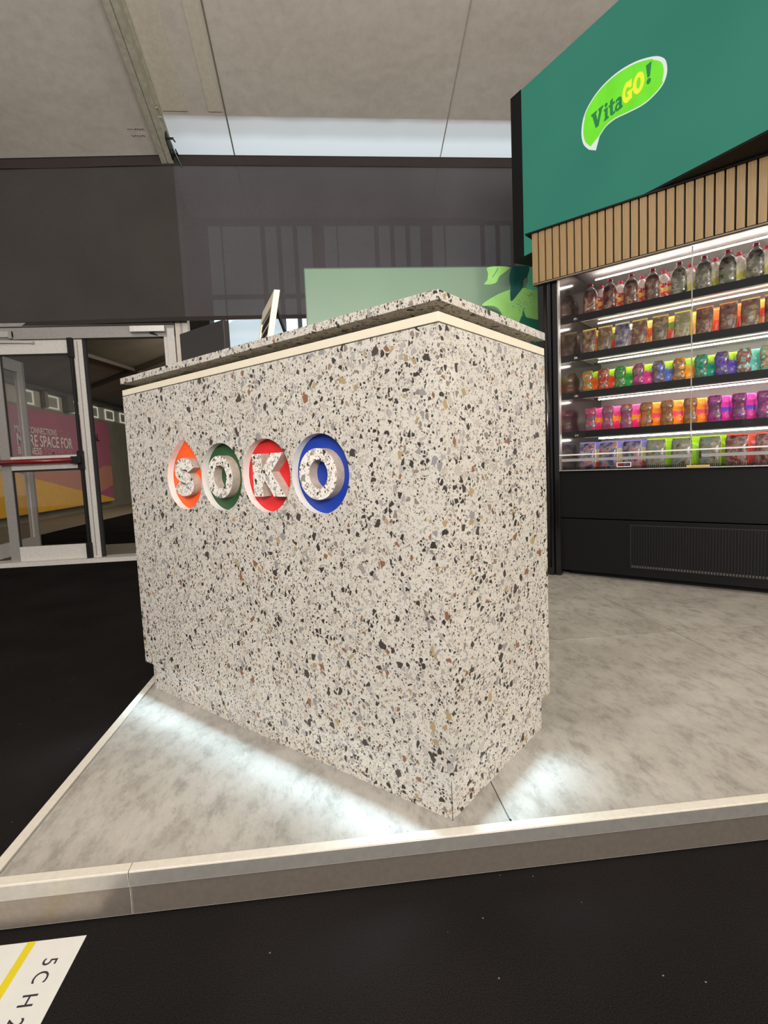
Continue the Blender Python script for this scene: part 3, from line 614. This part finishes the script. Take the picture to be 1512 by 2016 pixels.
EG = emit('led_dark_green', (8, 128, 62), .9); EY = emit('led_yellow', (236, 240, 36), 1.0)
def glyph(name, pieces, x, z, em, mat, sx=1.0, slope=.09):
    mb = MB()
    for loops in pieces:
        L = [[(x+px_*em*sx, z+pz_*em+slope*px_*em*sx) for px_, pz_ in lp] for lp in loops]
        q = shape('tmp_piece', L, .0022, (0, -.0184, 0), (1, 0, 0), (0, 0, 1), mat, None)
        mb.add([v.co[:] for v in q.data.vertices], [tuple(p.vertices) for p in q.data.polygons]); bpy.data.objects.remove(q)
    return mb.build(name, mat, sc)
gV = [[[(-.02, 1), (.42, 1), (.42, .87), (.34, .87), (.47, .36), (.61, .87), (.53, .87), (.53, 1), (.90, 1), (.90, .87), (.82, .87), (.54, 0), (.32, 0), (.06, .87), (-.02, .87)]]]
gi = [[[(0, .70), (.27, .70), (.27, .12), (.35, .12), (.35, 0), (0, 0), (0, .12), (.07, .12), (.07, .58), (0, .58)]], [circ(.16, .88, .11, n=16)]]
gt = [[[(0, .70), (.10, .70), (.10, .90), (.30, .95), (.30, .70), (.44, .70), (.44, .57), (.30, .57), (.30, .2), (.35, .13), (.46, .15), (.46, .02), (.30, -.02), (.16, .02), (.10, .12), (.10, .57), (0, .57)]]]
ga = [[circ(.24, .22, .25, .23, n=24), circ(.24, .22, .09, .10, n=16)[::-1]], [[(.06, .50), (.08, .66), (.26, .72), (.46, .66), (.53, .52), (.53, .12), (.60, .12), (.60, 0), (.33, 0), (.33, .46), (.26, .56), (.16, .54)]]]
gG = [[stroke(circ(.46, .5, .34, .37, n=26, a0=math.radians(48), a1=math.radians(322)), .26)], [[(.46, .50), (.98, .50), (.98, .36), (.90, .36), (.90, .04), (.72, .04), (.66, .36), (.46, .36)]], [[(.64, .98), (.88, .98), (.88, .62), (.66, .62)]]]
gO = [[circ(.5, .5, .50, .50, n=30), circ(.5, .5, .20, .27, n=20)[::-1]]]
ge = [[[(.10, 1.0), (.46, 1.0), (.36, .34), (.20, .34)]], [circ(.28, .13, .14, n=16)]]
glyph('logo_letter', gV, .594, .504, .092, EG); glyph('logo_letter', gi, .682, .510, .092, EG); glyph('logo_letter', gt, .715, .512, .092, EG); glyph('logo_letter', ga, .757, .514, .096, EG, .86)
glyph('logo_letter', gG, .806, .522, .106, EY, .62); glyph('logo_letter', gO, .872, .528, .104, EY, .66); glyph('logo_letter', ge, .942, .540, .100, EG, .9)

# ------------------------------------------------------------------ display cooler
FR = math.atan2(-.7194, .6946)
fr = thing('display_cooler', 'black open display cooler with lit shelves of snack pouches and oak slat canopy', 'cooler', (1.40, 3.32, 0.0006), FR)
FL = 1.95
BACK = plain('cooler_interior_white', (205, 200, 196), .4, var=.02); MIRR = plain('polished_dark_steel', (120, 112, 108), .12, metal=.9)
box('end_panel', BLACKG, fr, -.062, .020, -.02, .82, 0, 1.845, bevel=.004)
box('end_panel', BLACKG, fr, FL, FL+.08, -.02, .82, 0, 1.845, bevel=.004)
box('door_post', BLACKG, fr, .024, .060, -.008, .03, 0, 1.845, bevel=.004)
MB().cyl((-.008, -.026, .05), (-.008, -.026, 1.83), .012, 12).build('corner_tube', BLACKG, fr, smooth=True)
MB().box(.060, .066, -.01, .02, .68, 1.845).build('post_edge', ALU, fr)
box('inner_side_mirror', MIRR, fr, .050, .060, .03, .78, .66, 1.93)
box('back_panel', BACK, fr, .02, FL, .78, .80, .674, 1.964)
box('inner_ceiling', BACK, fr, .02, FL, .002, .80, 1.965, 1.98)
box('lower_cabinet', BLACKP, fr, .055, FL, .012, .80, .375, .66, bevel=.003)
box('lower_cabinet', BLACKP, fr, .055, FL, .02, .80, .035, .368, bevel=.003)
box('kick_plate', BLACKM, fr, .08, FL-.05, .09, .80, 0, .035)
box('base_tray', BLACKM, fr, .055, FL, .01, .78, .66, .672)
vg = box('vent_grille', DARK, fr, .475, FL-.05, .014, .02, .085, .345)
b = MB(); x = .485
while x < FL-.06: b.box(x, x+.007, .008, .014, .09, .34); x += .0145
b.build('grille_bars', BLACKP, vg)['kind'] = 'stuff'
b = MB(); x = .485
while x < FL-.06: b.box(x, x+.009, .006, .010, .090, .103); x += .0145
b.build('perforated_edge', plain('grille_edge', (70, 68, 66), .4), vg)['kind'] = 'stuff'
# canopy with slats
cn = box('canopy', BLACKM, fr, -.078, FL+.08, -.025, .0, 1.845, 1.848)
cb = box('canopy_core', BLACKM, fr, -.078, FL+.08, -.022, .0, 1.848, 2.147)
box('canopy_side', BLACKM, fr, -.078, -.06, 0.0, .80, 1.848, 2.147); box('canopy_top', BLACKM, fr, -.12, FL+.12, -.06, .80, 2.148, 2.156)
MB().box(-.085, FL+.08, -.043, -.018, 1.838, 1.845).build('canopy_lower_trim', plain('grey_trim', (120, 112, 100), .4), fr)
pit = .0447; n = int((FL+.16)/pit)
s0 = MB().box(0, .0352, -.018, 0, 0, .300).build('slat', WOOD, cn, bevel=.001)
for k in range(n):
    s = s0 if k == 0 else s0.copy()
    if k: COL.objects.link(s)
    s.parent = cn; s.location = (-.082+k*pit, -.025, 1.849)
for k in range(12):
    s = s0.copy(); COL.objects.link(s); s.parent = cn; s.rotation_euler = (0, 0, -PI/2); s.location = (-.078, .02+k*pit+.0352, 1.849)
# glass doors, barrier rails
TUBE = emit('led_tube', (255, 250, 244), 26.0)
for k, (x0, x1) in enumerate(((.066, .795), (.803, 1.53))):
    g = MB().quad((x0, -.002, .68), (x1, -.002, .68), (x1, -.002, 1.835), (x0, -.002, 1.835)).build('glass_door', CGL, fr)
    MB().box(x1-.005, x1, -.006, .002, .68, 1.835).build('door_edge', plain('clear_edge_%d' % k, (150, 146, 142), .25), g)
RAILW = plain('rail_white', (225, 222, 218), .3); PRG = plain('price_strip_grey', (150, 147, 144), .4)
box('barrier_rail', RAILW, fr, .062, FL, -.016, -.006, .768, .776); box('price_strip', PRG, fr, .075, .80, -.014, -.006, .731, .748); box('price_strip', PRG, fr, .845, FL, -.014, -.006, .731, .748)
b = MB(); b.box(.41, .49, -.018, -.014, .712, .716).box(.41, .49, -.018, -.014, .688, .692).box(.41, .414, -.018, -.014, .692, .712).box(.486, .49, -.018, -.014, .692, .712); b.build('tag_holder', RAILW, fr)
box('yellow_tag', plain('tag_yellow', (208, 170, 50), .5), fr, .775, .885, -.018, -.013, .679, .688)
box('front_sill', ALU, fr, .06, FL, -.018, .01, .672, .678)
b = MB(); x = .09
while x < 1.6: b.box(x, x+.004, .02, .026, .678, .694); x += .0105
b.build('sill_comb', BLACKM, fr)['kind'] = 'stuff'
# shelves
shz = [(1.683, .31), (1.431, .31), (1.182, .31), (.921, .31)]
def tube(z, y, x0=.16):
    MB().cyl((x0, y, z), (FL-.05, y, z), .0042, 10).build('light_tube', TUBE, fr, smooth=True)
for z, y in shz:
    s_ = box('shelf', BACK, fr, .062, FL, y+.01, .77, z-.012, z)
    box('shelf_front', BLACKM, s_, .062, FL, y-.006, y+.01, z-.034, z+.008)
    box('reflector', ALU, s_, .10, FL, y+.012, y+.05, z-.040, z-.034)
    MB().box(.062, .068, y-.03, y+.3, z-.028, z-.014).build('bracket', ALU, s_)
tube(1.926, .44, .14)
for z, y in shz: tube(z-.046, y+.115, .16)

# ------------------------------------------------------------------ snack pouches
def section(w_, d_, n=20, e=.55):
    P = []
    for i in range(n):
        t = 2*PI*i/n; c, s = math.cos(t), math.sin(t)
        P.append((w_*math.copysign(abs(c)**e, c), d_*math.copysign(abs(s)**e, s)))
    return P
def loft_mb(secs, n=20, e=.55):
    vs = []; fs = []
    for z, w_, d_ in secs: vs += [(x, y, z) for x, y in section(w_, d_, n, e)]
    for j in range(len(secs)-1):
        for i in range(n): fs.append((j*n+i, j*n+(i+1) % n, (j+1)*n+(i+1) % n, (j+1)*n+i))
    fs.append(tuple(range(n))[::-1]); fs.append(tuple(range((len(secs)-1)*n, len(secs)*n)))
    return MB().add(vs, fs)
def label_mb(secs, z0, z1, frac, n=20, e=.55, off=1.02):
    S2 = [s for s in secs if z0-1e-6 <= s[0] <= z1+1e-6]; vs = []; fs = []
    ang = [math.radians(-90-frac+2*frac*i/8) for i in range(9)]
    for z, w_, d_ in S2:
        for t in ang:
            c, s = math.cos(t), math.sin(t); vs.append((off*w_*math.copysign(abs(c)**e, c), off*d_*math.copysign(abs(s)**e, s)-.0006, z))
    for j in range(len(S2)-1):
        for i in range(8): fs.append((j*9+i, j*9+i+1, (j+1)*9+i+1, (j+1)*9+i))
    return MB().add(vs, fs)
def dens(P, k=3):
    out = []
    for i in range(len(P)-1):
        for s in range(k):
            t = s/k; t2 = t*t*(3-2*t); out.append((P[i][0]+(P[i+1][0]-P[i][0])*t, P[i][1]+(P[i+1][1]-P[i][1])*t2, P[i][2]+(P[i+1][2]-P[i][2])*t2))
    out.append(P[-1]); return out
SH_ = {
 'bottle': dens([(0, .038, .026), (.02, .043, .032), (.07, .042, .031), (.105, .043, .032), (.135, .037, .026), (.155, .024, .018), (.166, .014, .013)]),
 'bag': dens([(0, .043, .034), (.03, .044, .032), (.07, .045, .024), (.11, .045, .013), (.135, .044, .005), (.150, .044, .002)], 2),
 'curvy': dens([(0, .034, .027), (.02, .037, .030), (.05, .030, .025), (.075, .035, .029), (.10, .037, .028), (.12, .033, .020), (.134, .026, .012)]),
 'waist': dens([(0, .036, .028), (.03, .039, .030), (.06, .032, .025), (.085, .032, .026), (.115, .038, .030), (.138, .036, .022), (.150, .031, .014)]),
 'box': dens([(0, .054, .030), (.02, .056, .034), (.08, .056, .033), (.13, .056, .028), (.155, .054, .014), (.168, .051, .004)], 2)}
def pmat(name, stops, H, splash=None):
    m = Mat(name, rough=.28, spec=.5); m.b.inputs['Coat Weight'].default_value = .4
    sp_ = m.node('ShaderNodeSeparateXYZ'); m.link(m.coord(), sp_.inputs[0])
    nz = m.math('ADD', m.math('MULTIPLY', sp_.outputs[2], 1/H), m.math('MULTIPLY', m.math('SUBTRACT', m.noise(38, 3), .5), .22))
    col = m.ramp(nz, [(p, srgb(*c)) for p, c in stops], const=True)
    if splash:
        f = m.ramp(m.noise(60, 2), [(.55, (0, 0, 0, 1)), (.58, (1, 1, 1, 1))])
        col = m.mix(f, col, srgb(*splash))
    m.color(col); m.bump(m.noise(30, 3), .5, .01); return m.m
def lmat(name, pal, dark):  # print whose dark tones also carry the shade of unlit pack fronts
    m = Mat(name, rough=.3, spec=.5); m.b.inputs['Coat Weight'].default_value = .35
    info = m.node('ShaderNodeObjectInfo')
    v = m.node('ShaderNodeTexNoise'); v.inputs['Scale'].default_value = 26; v.inputs['Detail'].default_value = 4; v.noise_dimensions = '4D'
    m.link(m.coord(), v.inputs['Vector']); m.link(m.math('MULTIPLY', info.outputs['Random'], 9), v.inputs['W'])
    dk = lambda c, f: tuple(int(x*f) for x in c)
    st_ = [(.0, srgb(*dk(dark, .85)))]+[(.38+.08*i, srgb(*dk(c, 1.05))) for i, c in enumerate(pal)]+[(.38+.08*len(pal), srgb(*dk(dark, 1.5)))]
    m.color(m.ramp(v.outputs['Fac'], st_, const=True)); m.bump(m.noise(40, 3), .4, .008); return m.m
rows = []
def word(c): return c
# kinds: (shape, name of look, body material stops, label palette, dark front tone with shade put in)
def K(shape_, look, stops, H, pal, dark, splash=None, cap=None):
    return dict(shape=shape_, look=look, body=pmat('pouch_'+look.replace(' ', '_'), stops, H, splash), lab=lmat('label_'+look.replace(' ', '_'), pal, dark), cap=cap)
redcap = plain('cap_pink_red', (214, 40, 74), .35)
A1 = K('bottle', 'silver and red', [(0, (190, 170, 160)), (.18, (206, 60, 50)), (.34, (232, 190, 80)), (.5, (196, 52, 48)), (.68, (214, 206, 200))], .166, [(120, 40, 38), (96, 84, 78), (150, 120, 96)], (62, 38, 36), (224, 218, 210), redcap)
A2 = K('bottle', 'silver and yellow', [(0, (160, 170, 130)), (.2, (196, 190, 90)), (.45, (216, 214, 190)), (.7, (196, 190, 182))], .166, [(96, 100, 74), (110, 104, 96), (146, 140, 124)], (58, 52, 48), (228, 222, 210), redcap)
B1 = K('bag', 'red and gold', [(0, (214, 150, 60)), (.35, (200, 70, 44)), (.7, (214, 190, 90))], .15, [(104, 58, 46), (92, 78, 64), (130, 116, 70)], (70, 50, 44))
B2 = K('bag', 'green and red', [(0, (206, 74, 52)), (.5, (98, 130, 50)), (.8, (214, 180, 70))], .15, [(84, 82, 50), (96, 70, 54), (126, 110, 84)], (66, 54, 42))
B3 = K('bag', 'violet and white', [(0, (170, 160, 160)), (.5, (104, 100, 150)), (.8, (210, 200, 180))], .15, [(64, 62, 92), (100, 92, 96), (130, 126, 122)], (60, 50, 54))
B4 = K('bag', 'yellow', [(0, (220, 190, 40)), (.6, (228, 212, 90))], .15, [(108, 108, 60), (120, 112, 92), (146, 136, 96)], (78, 70, 50))
B5 = K('bag', 'orange and brown', [(0, (226, 84, 36)), (.55, (230, 140, 70))], .15, [(96, 52, 40), (84, 66, 56), (128, 90, 66)], (62, 44, 38))
def C_(look, c, d, top=(176, 214, 40)): return K('curvy', look, [(0, c), (.66, top)], .134, [tuple(int(x*.75) for x in c), d, (110, 92, 70)], tuple(int(x*.5+20) for x in c))
CC = [C_('orange', (240, 110, 30), (90, 110, 50)), C_('red orange', (236, 84, 44), (110, 50, 40)), C_('bright green', (50, 176, 70), (60, 90, 50)), C_('magenta', (226, 66, 150), (90, 60, 90)), C_('periwinkle blue', (92, 118, 206), (84, 60, 66)), C_('amber', (246, 160, 20), (120, 80, 50)), C_('teal', (28, 176, 140), (70, 90, 70)), C_('violet', (120, 86, 200), (60, 60, 84)), C_('aqua', (130, 208, 196), (130, 60, 60), (120, 200, 180)), C_('pale turquoise', (110, 200, 190), (150, 120, 60), (110, 190, 170))]
def D_(look, a, b_, c, fr_): return K('waist', look, [(0, a), (.36, b_), (.56, c)], .15, [tuple(int(x*.62) for x in a), fr_, tuple(int(x*.55) for x in c)], tuple(int(x*.4+16) for x in b_))
D1 = D_('pink with yellow band', (234, 50, 120), (246, 176, 50), (240, 96, 170), (90, 80, 88)); D2 = D_('orange with pink band', (250, 150, 24), (232, 90, 110), (250, 176, 60), (104, 72, 56)); D3 = D_('magenta with violet band', (226, 52, 168), (110, 80, 206), (236, 80, 190), (84, 50, 76))
E1 = K('box', 'purple and white', [(0, (216, 100, 100)), (.25, (226, 216, 176)), (.75, (150, 140, 210))], .168, [(72, 66, 104), (110, 104, 110), (150, 96, 90)], (54, 44, 70))
E2 = K('box', 'lime green', [(0, (170, 220, 40)), (.6, (190, 236, 40))], .168, [(96, 98, 74), (120, 112, 96), (84, 110, 110)], (66, 60, 42))
E3 = K('box', 'coral red', [(0, (226, 80, 70)), (.6, (236, 104, 90))], .168, [(104, 56, 54), (130, 100, 94), (90, 64, 60)], (66, 36, 36))
spec = [
 ('top', 1.691, [(A1, .137), (A1, .259), (A1, .387), (A1, .512), (A2, .656), (A2, .786), (A2, .902), (A2, 1.031), (A2, 1.16)], .09),
 ('second', 1.439, [(B1, .122), (B2, .226), (B3, .330), (B1, .436), (B2, .551), (B4, .675), (B5, .790), (B5, .905), (B1, 1.01), (B5, 1.12), (B4, 1.23)], .08),
 ('third', 1.190, list(zip(CC, [.114, .216, .322, .431, .545, .660, .777, .880, .985, 1.090]))+[(CC[6], 1.2)], .075),
 ('fourth', .929, [(D1, .129), (D1, .244), (D1, .358), (D2, .476), (D2, .596), (D2, .722), (D3, .846), (D3, .965), (D3, 1.085), (D2, 1.2)], .075),
 ('bottom', .6745, [(E1, .127), (E1, .264), (E1, .408), (E2, .548), (E2, .690), (E2, .835), (E3, .965), (E3, 1.108), (E3, 1.25)], .08)]
ordn = ['leftmost', 'second from left', 'third from left', 'fourth from left', 'fifth from left', 'sixth from left', 'seventh from left', 'eighth from left', 'ninth from left', 'tenth from left', 'eleventh from left']
proto = {}
cF, sF = math.cos(FR), math.sin(FR)
def fl_(x, y, z): return (1.40+x*cF-y*sF, 3.32+x*sF+y*cF, z)
NM = {'bottle': 'spouted_pouch', 'bag': 'snack_bag', 'curvy': 'contoured_pouch', 'waist': 'waisted_pouch', 'box': 'stand_up_pack'}
CT = {'bottle': 'pouch', 'bag': 'bag', 'curvy': 'pouch', 'waist': 'pouch', 'box': 'pack'}
def make_pouch(k):
    secs = SH_[k['shape']]; H = secs[-1][0]
    r = thing(NM[k['shape']], 'x', CT[k['shape']])
    loft_mb(secs).build('body', k['body'], r, smooth=True)
    lo_, hi_ = (.0, H*.93) if k['shape'] == 'bottle' else (0, H)
    label_mb(secs, lo_, hi_, 70).build('front_print', k['lab'], r, smooth=True)
    if k['cap']:
        MB().cyl((0, 0, H-.002), (0, 0, H+.008), .010, 12).build('spout', WHITE, r); MB().cyl((0, 0, H+.006), (0, 0, H+.022), .016, 14, r1=.014).build('cap', k['cap'], r, smooth=False)
    elif k['shape'] in ('bag', 'box'):
        e = secs[-1][1]; MB().box(-e, e, -.002, .002, H-.004, H+.008).build('top_seal', k['body'], r)
    return r
def copy_tree(o, skip=()):
    c = o.copy(); COL.objects.link(c)
    for ch in o.children:
        if ch.name.split('.')[0] in skip: continue
        q = ch.copy(); COL.objects.link(q); q.parent = c
    return c
random.seed(11)
for nm, z, items, dp in spec:
    for depth in range(3):
        for i, (k, x) in enumerate(items):
            if depth and (i % 1): continue
            key = id(k)
            if key not in proto: o = proto[key] = make_pouch(k)
            else: o = copy_tree(proto[key], ('front_print',) if depth else ())  # rear ranks skip the dark print, so they look lit
            base_y = {'bottom': .30, 'second': .366}.get(nm, .357)
            y = base_y+depth*dp
            if y+.04 > .77: bpy.data.objects.remove(o) if False else None
            sh_ = 0 if not depth else ({'box': .062, 'bag': .042}.get(k['shape'], .040))
            o.location = fl_(x+random.uniform(0, .003)+sh_, y, z+.0006)
            o.rotation_euler = (0, 0, FR+random.uniform(-.07, .07)+(random.uniform(.02, .10) if nm in ('third', 'fourth') else 0))
            w_ = CT[k['shape']]
            ty = {'bottle': 'red-capped pouch', 'bag': 'flat snack bag', 'curvy': 'contoured pouch', 'waist': 'waisted pouch', 'box': 'stand-up pack'}[k['shape']]
            o['label'] = '%s %s, %s, %s rank of %s cooler shelf' % (k['look'], ty, ordn[i], ('front', 'middle', 'back')[depth], nm)
            o['category'] = w_; o['group'] = 'snack pouches on the %s cooler shelf' % nm

# lift everything so that the carpet lies at z = 0
for o in list(S.objects):
    if o.parent is None and o.type != 'CAMERA': o.location.z += LIFT
